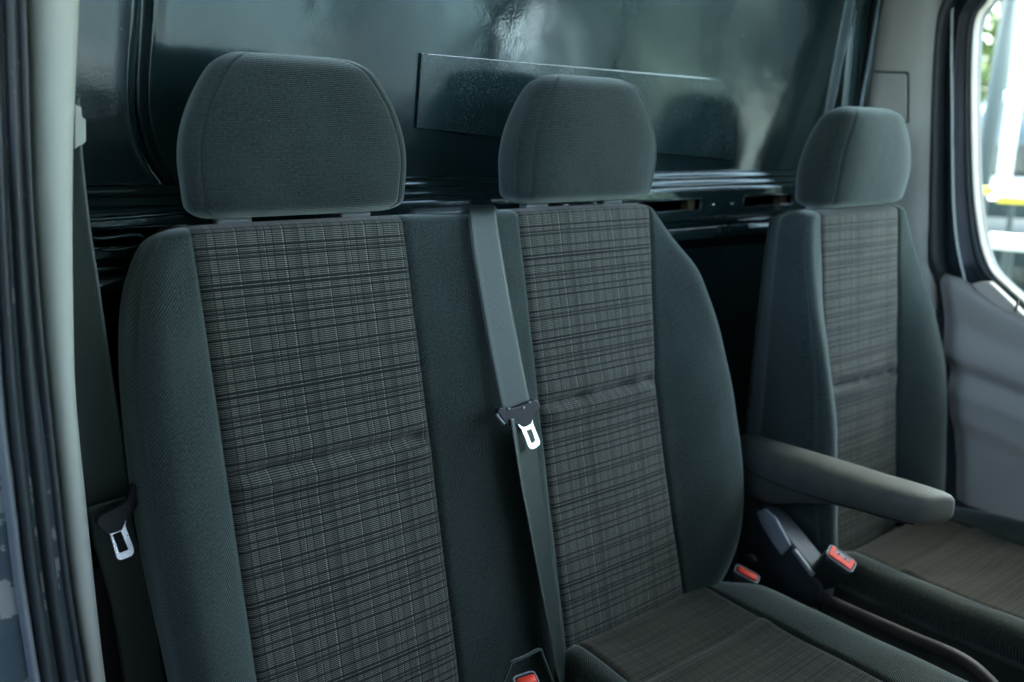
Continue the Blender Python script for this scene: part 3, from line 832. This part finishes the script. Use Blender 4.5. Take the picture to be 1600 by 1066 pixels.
# painted sill patch at the lower left, with bare flaked patches
def body_mat():
    m = NT('flaking blue body paint', (.05, .08, .09), .45); o = m.obj()
    nz = m.noise(o, 14, 6, .6); a = m.ramp(nz, [(.55, 0), (.56, 1)]); dirt = m.noise(o, 60, 4, .7)
    c = m.mix(m.math('MULTIPLY', dirt, .6), (.035, .06, .07), (.10, .14, .15)); c = m.mix(a, c, (.26, .28, .27)); m.set('Base Color', c); m.bump(a, .002, .5)
    m.bump(dirt, .001, .4); return m.m
MT['flake'] = body_mat()
bp = [Vector((x, -.05+.03*s, z)) for s, x, z in [(0, -.60, .1), (0, -.60, 1.6), (0, -.30, 1.6), (0, -.30, .1)]]
extrude('body_panel', bp, (0, 1, 0), .02, 'flake', pil, .002)
# belt height adjuster bracket
brk = [(114, 163), (125, 168), (126, 184), (131.5, 187), (132, 221), (127, 226), (119, 229), (115, 234)]
extrude('belt_guide', [at_y(x, y, .0) for x, y in brk], (0, 1, 0), .02, 'trim', pil, .002)
# inner wall behind the pillar
box('inner_side_wall', (-.34, .03, .05), (-.30, .30, 1.75), 'blk', pil, .002)
box('inner_lower_trim', (-.30, .045, .05), (-.20, .10, .62), 'blk', pil, .006)

# left belt
belt2 = empty('seat_belt', tuple(at_y(170, 500, .01)), 'black belt hanging between the pale door pillar and the left side of the bench', 'seat belt')
def yy(p, y): return at_y(p[0], p[1], y)
Rb = [yy(p, .01) for p in [(124, 150), (129, 235), (141, 350), (153, 430), (166, 520), (179, 600), (190, 665), (200, 735), (208, 790)]]
Lb = [p+Vector((-.0465, .012, -.004)) for p in Rb]
ribbon('webbing', Lb, Rb, 'web', belt2, crown=.002)
Rb = [yy(p, -.005) for p in [(203, 775), (211, 820), (222, 865), (233, 905), (245, 970), (258, 1060), (272, 1150)]]
Lb = [p+Vector((-.043, .006, -.004)) for p in Rb]
ribbon('webbing', Lb, Rb, 'web', belt2, crown=.001)
tg2 = empty('belt_tongue', tuple(at_y(190, 820, -.02)), 'bluish steel buckle tongue hanging on the left belt beside the door pillar', 'belt tongue')
bd = [at_y(x, y, -.02) for x, y in [(205, 757), (209, 755.5), (213.5, 761), (217, 772), (216.5, 783), (207, 797), (196.5, 807.6), (193.5, 817), (189.7, 826), (180, 830), (171.9, 832.5), (163, 830), (154, 822), (150, 813), (158, 803), (172, 796), (184.9, 789.7), (196, 782), (201.5, 773)]]
extrude('tongue_cover', bd, (0, 1, -.1), .012, 'blk', tg2, .004)
ou = [at_y(x, y, -.024) for x, y in [(189.7, 823), (194.5, 809), (196.5, 811), (195.5, 822), (201, 837), (208.5, 856.5), (209, 863), (205.5, 868.5), (196, 872.5), (188, 875), (183.5, 873), (181, 867.5), (176, 850), (171.5, 833), (160, 825), (163, 824.5), (172, 831), (182, 828)]]
inn = [at_y(x, y, -.024) for x, y in [(186.5, 830.8), (188.4, 830.1), (189.3, 831.2), (190.5, 834), (195.3, 846), (200.2, 857.3), (200.1, 858.8), (198.3, 860), (192.5, 862.3), (187.5, 864.3), (186, 864), (185.2, 862.3), (181, 850), (176.5, 839), (175.1, 836.3), (175.6, 835.3), (178, 834), (182, 832.4)]]
NL_ = Vector((.10, -1, .24)).normalized(); TL = at_y(186, 845, -.026)
def rl(L): return [CAM+(p-CAM)*((TL-CAM).dot(NL_)/(p-CAM).dot(NL_)) for p in L]
extrude('tongue_plate', rl(ou), NL_, .0022, 'chrome', tg2, .0004, rl(inn))

# ------------------------------------------------------------------ driver side wall, door and window
dp_ = empty('driver_door_pillar', (1.40, .05, .05), 'grey plastic pillar trim between the partition and the far door window', 'door pillar')
XW = 1.40
def wall_x(z): return XW+.02*(1-((z-.9)/.7)**2)*.5
def strip_col(name, x, L, Rr, prof, mat, parent, rows_py):
    """column facing -x; edges follow pixel polylines on plane x"""
    rows = []
    for py in rows_py:
        a = at_x(smooth_interp(L, py), py, x); b = at_x(smooth_interp(Rr, py), py, x)
        rows.append([Vector((x+dx, a.y+(b.y-a.y)*s, a.z+(b.z-a.z)*s)) for s, dx in prof])
    return loft(name, rows, mat, parent)
rp2 = [-240+45*i for i in range(26)]
strip_col('pillar_trim', 1.385, [(-240, 1356), (0, 1347), (120, 1344), (300, 1340), (900, 1330)], [(-240, 1475), (0, 1468), (40, 1466), (100, 1461), (200, 1457), (300, 1454), (420, 1450), (900, 1440)],
          [(0, .06), (0, .008), (.03, .0), (.2, -.008), (.5, -.012), (.8, -.009), (.96, .002), (1, .012), (1, .06)], 'trim_warm', dp_, rp2)
cp = [at_x(x, y, 1.372) for x, y in [(1357, 113.5), (1414, 115), (1417, 118), (1417, 190), (1357, 190)]]
extrude('cover_plate', cp, (1, 0, 0), .005, 'trim_warm', dp_, .002)
cp2 = [at_x(x, y, 1.3735) for x, y in [(1354, 110.5), (1418, 112), (1420.5, 116), (1420, 192), (1354, 192)]]
extrude('cover_gap', cp2, (1, 0, 0), .003, 'blk', dp_, .0006)
# dark column between partition and trim
box('corner_column', (1.262, .10, .05), (1.345, .30, 1.8), 'paint', dp_, .012)
tube('corner_bead', [Vector((1.300, .095, .9)), Vector((1.305, .092, 1.15)), Vector((1.318, .085, 1.35)), Vector((1.33, .08, 1.75))], .006, 'paint', dp_, 10)
tube('corner_bead', [Vector((1.33, .10, .9)), Vector((1.333, .09, 1.75))], .010, 'blk', dp_, 10)

door = empty('driver_door', (1.42, -.3, .2), 'far driver door with grey moulded panel and open-view side window', 'van door')
XD = 1.40
# frame as ring around the window opening (plane x = XD)
winpx = [(1700, -260), (1640, -190), (1590, -90), (1560, -35), (1541, 2), (1527, 20), (1520, 45), (1517.5, 90), (1516.5, 150), (1517.5, 220), (1520, 290), (1525, 340), (1533, 385), (1546, 420), (1562, 445), (1580, 467), (1600, 488), (1640, 520), (1700, 560), (1800, 610)]
win = [at_x(x, y, XD) for x, y in winpx]
def cr(pts, sub=5): return catmull(pts, sub)
winc = cr(win)
# outer contour of dark frame
outpx = [(1560, -260), (1530, -190), (1500, -90), (1484, -35), (1474, 2), (1468, 20), (1464, 45), (1460, 90), (1457, 150), (1455, 220), (1453, 290), (1452, 340), (1450, 385), (1450, 430), (1452, 480), (1455, 530), (1458, 580), (1462, 640), (1468, 700), (1480, 780)]
outc = cr([at_x(x, y, XD) for x, y in outpx])
def band(name, f0, f1, prof, mat, parent=door):
    """band between the outer (0) and window (1) contours; prof list (s, dx)"""
    rows = []
    for a, b in zip(outc, winc):
        row = []
        for s, dx in prof:
            z = a.z+(b.z-a.z)*(f0+(f1-f0)*s)
            row.append(Vector((XD+dx+.045*(1-sst(.77, .86, z)), a.y+(b.y-a.y)*(f0+(f1-f0)*s), z)))
        rows.append(row)
    return loft(name, rows, mat, parent)
band('outer_seal', .0, .26, [(0, .04), (0, .0), (.25, -.014), (.6, -.018), (.9, -.008), (1, .004), (1, .04)], 'rubber')
band('door_frame', .26, .80, [(0, .05), (0, .014), (.3, .012), (.42, .010), (.5, .006), (.56, .012), (.8, .016), (1, .018), (1, .05)], 'frame')
band('glass_seal', .80, .975, [(0, .05), (0, .008), (.4, -.004), (.8, .0), (1, .010), (1, .05)], 'rubber')
band('window_rim', .975, 1.0, [(0, .03), (0, .010), (.4, .002), (1, .006), (1, .022)], 'sill')
# reflection along the frame edge, put in as a pale painted line
bpx = [(1489, -60), (1487.5, 30), (1487, 90), (1488, 160), (1488.5, 250), (1490, 320), (1494, 370), (1501, 410), (1507, 435), (1511.5, 460)]
tube('frame_glint', [at_x(x, y, XD+.010) for x, y in bpx], lambda t: .0030, 'glint', door, 8)if False else None
MT['glint'] = paint('pale frame bead paint', (.55, .60, .55), .2, .5, .1, False)
tube('frame_glint', [at_x(x, y, XD+.008) for x, y in bpx], lambda t: .0024+.0012*sin(pi*t), 'glint', door, 8)
# door card : height field in (y,z)
def door_card():
    toppx = [(1467, 432), (1475, 431.5), (1485, 433), (1500, 438), (1512, 445), (1522, 454), (1535, 462), (1548, 470), (1562, 480), (1580, 488), (1600, 497), (1660, 524), (1760, 560)]
    top = [at_x(x, y, XD-.01) for x, y in toppx]
    zt = [(-p.y, p.z) for p in top]+[(1.1, .70)]
    y0t, y0b = top[0].y, at_x(1492, 778, XD-.01).y
    rows = []; NZ = 110; NY = 90
    for j in range(NZ+1):
        v = j/NZ; row = []
        for i in range(NY+1):
            u = (i/NY)**1.5
            yt = y0t+(-1.1-y0t)*u; yl = y0t+(y0b-y0t)*v; y = yl+(-1.1-yl)*u
            ztop = interp(zt, -yt); zbot = .335+.02*u
            z = ztop+(zbot-ztop)*v; q = z+.16*(-y-.1)*1.0       # features fall slightly towards the front
            d = 0
            d -= .014*sst(0, .012, ztop-z)-.008*sst(.02, .09, ztop-z)
            d -= .014*sst(.74, .672, q); d += .024*sst(.672, .630, q)
            d -= .020*sst(.628, .585, q); d += .004*sst(.592, .560, q); d += .014*sst(.540, .495, q)
            d -= .010*sst(.44, .36, q)
            e = sst(0, .035, -y+yl+.0); d += .016*(1-e)
            row.append(Vector((XD-.002+d, y, z)))
        rows.append(row)
    o = loft('door_card', rows, 'door', door, closed=False, caps=False)
    s = o.modifiers.new('s', 'SOLIDIFY'); s.thickness = .010; s.offset = 0
    c = at_x(1483, 455, XD-.012); ring = [c+Vector((-.001, .012*cos(a*pi/12), .012*sin(a*pi/12))) for a in range(25)]
    tube('screw_cover', ring, .0009, 'door', door, 6, sub=1)
door_card()
# warm sill piece at the base of the window
sp = [at_x(x, y, XD-.004) for x, y in [(1520, 443), (1535, 439.5), (1549, 440), (1562, 452), (1580, 469), (1600, 489), (1640, 520), (1640, 545), (1600, 497), (1580, 487), (1562, 479), (1545, 466), (1530, 455)]]
extrude('window_sill', sp, (1, 0, 0), .02, 'sill', door, .003)
tk = [at_x(x, y, XD-.022) for x, y in [(1590, 466), (1593.5, 466), (1588, 488), (1585, 487)]]
extrude('sill_clip', tk, (1, 0, 0), .006, 'blk', door, .001)
def glass():
    m = NT('window glass', (.9, .95, .93), .02); m.set('Transmission Weight', 1.0); m.set('IOR', 1.02); m.set('Roughness', .0)
    t = m.t; mix = m.n('ShaderNodeMixShader'); tr = m.n('ShaderNodeBsdfTransparent'); gl = m.n('ShaderNodeBsdfGlossy'); gl.inputs['Roughness'].default_value = .03
    tr.inputs[0].default_value = (.88, .95, .92, 1); lw = m.n('ShaderNodeLayerWeight'); lw.inputs[0].default_value = .3
    t.links.new(m.math('MULTIPLY', lw.outputs['Fresnel'], .5), mix.inputs[0]); t.links.new(tr.outputs[0], mix.inputs[1]); t.links.new(gl.outputs[0], mix.inputs[2])
    t.links.new(mix.outputs[0], t.nodes['Material Output'].inputs[0]); return m.m
MT['glass'] = glass()
box('window_glass', (XD+.030, -1.10, .62), (XD+.034, .02, 1.72), 'glass', door, 0)
mr = [Vector((1.66+.0*a, -1.02+.12*cos(a*pi/8)*(.75+.25*abs(cos(a*pi/8))), 1.06+.19*sin(a*pi/8))) for a in range(16)]
extrude('wing_mirror', mr, (1, 0, 0), .12, 'blk', door, .03)
tube('mirror_arm', [Vector((1.46, -1.04, .90)), Vector((1.60, -1.02, .93))], .03, 'blk', door, 10, sub=1)
# ------------------------------------------------------------------ cab shell (floor, roof, dash, front frame), added light blockers
def struct(o): o['kind'] = 'structure'; return o
struct(box('cab_floor', (-.45, -1.7, -.02), (1.50, .30, .05), 'floor', None, .004))
struct(box('cab_roof', (-.45, -1.05, 1.70), (1.50, .32, 1.74), 'roof', None, .004))
struct(box('dashboard', (-.30, -1.75, .30), (1.45, -1.25, .90), 'dash', None, .05, 5))
def beam(name, a, b, r, mat):
    o = tube(name, [a, b], r, mat, None, 12, sub=1); return struct(o)
beam('windscreen_pillar', Vector((-.40, -1.85, .80)), Vector((-.25, -1.05, 1.72)), .045, 'roof')
beam('windscreen_pillar', Vector((1.55, -1.85, .80)), Vector((1.42, -1.05, 1.72)), .075, 'dkplast')
struct(box('door_front_wall', (1.42, -1.90, -.1), (1.46, -1.10, .80), 'door', None, .01))
struct(box('body_side', (1.425, -.30, -.1), (1.46, 3.2, .75), 'dkplast', None, .004))
struct(box('cargo_side', (1.435, -.02, .75), (1.47, 3.2, 1.74), 'dkplast', None, .004))
struct(box('cargo_side', (-.40, .12, -.1), (-.36, 3.2, 1.74), 'dkplast', None, .004))
struct(box('cargo_back', (-.40, 3.2, -.1), (1.47, 3.24, 1.74), 'dkplast', None, .004))
struct(box('side_light_blocker', (-.50, -1.75, -.1), (-.43, -.16, 1.14), 'dkplast', None, .02))  # unseen panel added to block light from the passenger side
struct(box('side_light_blocker_top', (-.50, -1.0, 1.58), (-.43, -.16, 1.74), 'dkplast', None, .02))  # unseen strip above it, added to narrow the light from the left
struct(box('left_light_blocker', (-2.8, -9, -.72), (-2.6, 6, 1.3), 'dkplast', None, .02))  # unseen dark wall added to cut low light from the left
struct(box('sky_blocker_roof', (-3.2, -12, 3.0), (2.45, 5, 3.15), 'dkplast', None, .02))  # unseen slab added overhead to block sky light from front and left
cr_ = [o for o in bpy.data.objects if o.name == 'sky_blocker_roof'][0]
for px_, py_ in ((2.3, -2.2), (2.3, -8.4), (-2.9, -3.0), (2.3, 2.5), (-.2, -11)):
    tube('streak_post', [Vector((px_, py_, -.72)), Vector((px_, py_, 3.02))], .07, 'dkplast', cr_, 12, sub=1)  # unseen posts added as dark streaks in the partition's reflection
struct(box('cargo_floor', (-.40, .31, -.06), (1.47, 3.2, 0), 'dkplast', None, .004))
struct(box('cargo_roof', (-.40, .33, 1.70), (1.47, 3.2, 1.74), 'dkplast', None, .004))
# ------------------------------------------------------------------ outside
def ground_mat():
    m = NT('pale concrete yard', (.3, .3, .28), .9); o = m.obj(); nz = m.noise(o, .6, 6, .6)
    m.set('Base Color', m.mix(nz, (.07, .08, .08), (.16, .17, .165))); return m.m
MT['ground'] = ground_mat()
g = mesh_obj('ground', [(-120, -120, -.72), (120, -120, -.72), (120, 120, -.72), (-120, 120, -.72)], [(0, 1, 2, 3)], 'ground', None, smooth=False); struct(g)
MT['white'] = plastic('white painted metal', (.72, .75, .74), .4)
MT['grey'] = plastic('grey green painted metal', (.05, .065, .06), .6)
MT['yellow'] = plastic('yellow paint', (.75, .62, .05), .5)
MT['tyre'] = plastic('tyre rubber', (.02, .02, .02), .8)
MT['darkglass'] = NT('dark vehicle glass', (.02, .03, .03), .08).m
def leaf_mat():
    m = NT('leaf green', (.09, .13, .03), .7); o = m.obj(); nz = m.noise(o, 1.3, 3)
    m.set('Base Color', m.mix(nz, (.07, .11, .03), (.16, .22, .06))); m.set('Subsurface Weight', 0); return m.m
MT['leaf'] = leaf_mat(); MT['bark'] = plastic('bark', (.08, .06, .045), .9)
def dirv(px, py, dist):
    d = ray(px, py); h = sqrt(d.x**2+d.y**2); return CAM+d*(dist/h)
def tree(x, y, h, rad, label, n=1500, seed=1):
    rnd = random.Random(seed)
    root = empty('tree', (x, y, -.72), label, 'tree', 'trees beyond the yard')
    tube('trunk', [Vector((x, y, -.72)), Vector((x+.1, y, h*.4)), Vector((x-.1, y+.1, h*.8))], lambda t: .16*(1-t*.7), 'bark', root, 8)
    V = []; f = []
    for _ in range(n):
        a = rnd.uniform(0, 2*pi); u = rnd.uniform(-1, 1); r = rad*rnd.uniform(.45, 1)**.5*(1+.25*sin(3*a+u*4))
        c = Vector((x+r*cos(a)*sqrt(1-u*u), y+r*sin(a)*sqrt(1-u*u), h*.62+u*h*.40))
        s = rnd.uniform(.12, .26); q = Vector((rnd.gauss(0, 1), rnd.gauss(0, 1), rnd.gauss(0, 1))).normalized(); p = q.orthogonal().normalized(); o_ = q.cross(p)
        k = len(V); V += [c+p*s, c+o_*s*.6, c-p*s, c-o_*s*.6]; f.append((k, k+1, k+2, k+3))
    mesh_obj('crown', V, f, 'leaf', root, smooth=False)
MT['carpaint'] = plastic('dark grey green car paint', (.03, .045, .045), .25, 400, .0001)
def vehicle(name, loc, rotz, L, W, H, mat, label, cat, hood=.25, group=None):
    root = empty(name, (0, 0, 0), label, cat, group)
    def P(x, y, z): return Vector((x, y, z))
    hz = H*.52 if cat == 'car' else H*.5
    prof = [(-L/2, .28), (-L/2, hz*.95), (-L/2+.12, hz+.05), (-L/2+L*(.08 if cat == 'van' else .16), H-.05), (-L/2+L*(.12 if cat == 'van' else .26), H), (L/2-L*hood-L*.16, H), (L/2-L*hood, hz+.05), (L/2-.15, hz*.85), (L/2, hz*.6), (L/2, .28)]
    rows = []
    for s, ins in ((-1, .10), (-.94, .02), (-.5, 0), (.5, 0), (.94, .02), (1, .10)):
        rows.append([P(x*(1-ins*.15), s*W/2, z-(ins*.4 if z > hz*.97 else 0)) for x, z in prof])
    loft('body', rows, mat, root, smooth=False)
    for s in (-1, 1):
        wv = [P(x, s*(W/2+.012), z) for x, z in [(-L*.30, hz+.06), (-L*.24, H-.16), (L/2-L*hood-L*.17, H-.16), (L/2-L*hood-.12, hz+.06)]]
        extrude('side_window', wv, (0, 1, 0), .02, 'darkglass', root, 0)
        for wx in (-L*.31, L*.32):
            c = P(wx, s*(W/2-.08), .32)
            t = tube('wheel', [c+P(0, -.11, 0), c+P(0, .11, 0)], .32, 'tyre', root, 20, sub=1)
            tube('rim', [c+P(0, -.115, 0), c+P(0, .115, 0)], .19, 'strip', t, 14, sub=1)
        box('headlight', (L/2-.10, s*W*.36-.14, hz*.62), (L/2+.02, s*W*.36+.14, hz*.80), 'bright', root, .02)
    ws = [P(L/2-L*hood+.03, s*W*.43, hz+.07) for s in (-1, 1)]+[P(L/2-L*hood-L*.155, s*W*.38, H-.06) for s in (1, -1)]
    extrude('windscreen', ws, (.5, 0, .5), .03, 'darkglass', root, 0)
    root.location = loc; root.rotation_euler = (0, 0, rotz); return root
def gpos(px, dist):
    d = ray(px, 300); h = sqrt(d.x**2+d.y**2); return CAM.x+d.x/h*dist, CAM.y+d.y/h*dist
GZ = -.72
x, y = gpos(1600, 7.6); vehicle('parked_car', (x, y, GZ), radians(100), 4.3, 1.75, 1.50, 'carpaint', 'dark grey-green parked car seen through the far door window, low in the glass', 'car')
x, y = gpos(1690, 15); vehicle('parked_van', (x, y, GZ), radians(70), 5.6, 2.0, 2.7, 'white', 'overexposed white van beyond the parked car in the window', 'van', .16)
# leaning grey post and white post
a = dirv(1592, -60, 9.0); b = dirv(1545, 212, 9.0)
post = tube('leaning_post', [a, b, Vector((b.x, b.y, GZ))], .075, 'grey', None, 12, sub=1); tag(post, 'grey-green leaning steel post behind the glass of the far door window', 'post')
a = dirv(1600, 90, 8.6); wp = tube('white_post', [Vector((a.x, a.y+.05, 3.5)), Vector((a.x, a.y, GZ))], .06, 'white', None, 12, sub=1); tag(wp, 'upright white steel post at the right edge of the door window', 'post')
for k, (px, py, wpx, lb) in enumerate(((1541, 298, 16, 'small yellow board low in the far door window, nearer the window edge'), (1583, 313, 34, 'longer yellow board low in the far door window, nearer the photo edge'))):
    c = dirv(px, py, 6.2); dx = .0055*wpx/2
    r_ = empty('yellow_barrier', (c.x, c.y, GZ), lb, 'barrier', 'yellow barriers outside')
    box('board', (c.x-.02, c.y-dx, c.z-.022), (c.x+.02, c.y+dx, c.z+.022), 'yellow', r_, .006)
    box('barrier_leg', (c.x-.012, c.y-.015, GZ), (c.x+.012, c.y+.015, c.z-.03), 'grey', r_, .003)
for k, (px, d, h, r) in enumerate(((1480, 26, 7, 2.6), (1545, 30, 9, 3.2), (1620, 27, 8, 3.0))):
    x, y = gpos(px, d); tree(x, y, h, r, ('bushy green tree behind the far door window, left of the leaning post', 'tall pale green tree straight behind the leaning post', 'broad green tree behind the white van')[k], 1500, k+3)
# unseen objects added in front of the van for the partition to mirror
def building(name, x0, x1, y, h, mat, label, doors):
    root = empty(name, ((x0+x1)/2, y, GZ), label, 'building')
    box('wall', (x0, y-5, GZ), (x1, y, h), mat, root, 0)
    for a, b, z in doors: box('shutter_door', (a, y, GZ), (b, y+.06, z), 'dkplast', root, 0)  # dark panels added to read as streaks in the reflection
    box('roof', (x0-.3, y-5.3, h), (x1+.3, y+.4, h+.25), 'dkplast', root, 0)
    return root
MT['render'] = plastic('pale rendered wall', (.60, .76, .72), .9)
building('reflected_block', -16.0, 10.1, -15, 3.4, 'render', 'unseen pale wall with dark doors, added in front of the van for the partition to mirror', [(-4.2, -1.4, 2.2), (6.5, 8.2, 2.6)])
MT['render_dark'] = plastic('dark rendered wall', (.06, .08, .08), .9)
building('reflected_block', 11.9, 14.6, -15, 4.4, 'render_dark', 'unseen narrow dark block added between the two wide ones to darken the reflection', [(12.6, 13.8, 2.2)])
building('reflected_block', 16.2, 30, -15, 3.0, 'render_dark', 'unseen low dark block added at the far end to darken the reflection', [(20, 23, 2.2)])
vehicle('parked_van', (-1.2, -11.5, GZ), radians(35), 5.4, 2.0, 2.5, 'white', 'unseen white van added in front of the windscreen for the partition to mirror', 'van', .16)
tree(-6, -16, 9, 3.5, 'unseen green tree added in front of the van for the partition to mirror', 1500, 11)

c = dirv(1580, 379, 5.4); wb = box('white_board', (c.x-.02, c.y-.12, c.z-.045), (c.x+.02, c.y+.12, c.z+.045), 'white', None, .01)
tag(wb, 'low white board glowing in the lower part of the far door window', 'board')
box('board_post', (c.x-.01, c.y-.02, GZ), (c.x+.01, c.y+.02, c.z-.04), 'grey', wb, .003)

def streak_trailer(x, y, w, z0, z1, mat, label):  # unseen sloped tarpaulin, added to be mirrored as a streak
    root = empty('streak_tarp', (x, y, GZ), label, 'streak_trailer')
    rows = []
    for i in range(9):
        u = i/8; xx = x-w/2+w*u; sag = .05*sin(u*pi*4)
        rows.append([Vector((xx, y+2.5, GZ+.25)), Vector((xx, y+2.45, z0+sag*.4)), Vector((xx, y+.1, z1-.05+sag)), Vector((xx, y-.2, z1)), Vector((xx, y-.8, z1-.1)), Vector((xx, y-1.0, GZ+.35))])
    loft('tarpaulin', rows, mat, root)
    for sx in (-1, 1):
        c = Vector((x+sx*(w/2+.08), y, GZ+.3)); tube('wheel', [c-Vector((.08, 0, 0)), c+Vector((.08, 0, 0))], .3, 'tyre', root, 18, sub=1)
MT['greentarp'] = plastic('grey green tarpaulin', (.26, .36, .30), .7)
MT['whitetarp'] = plastic('white blue tarpaulin', (.62, .74, .80), .6)
streak_trailer(10.7, -14.0, 1.7, -.45, 1.05, 'whitetarp', 'unseen white tarpaulin slope, added to put a bright streak in the partition')
streak_trailer(14.0, -14.2, 1.3, -.45, .75, 'greentarp', 'unseen grey-green tarpaulin slope, added beside the white one as a second streak')
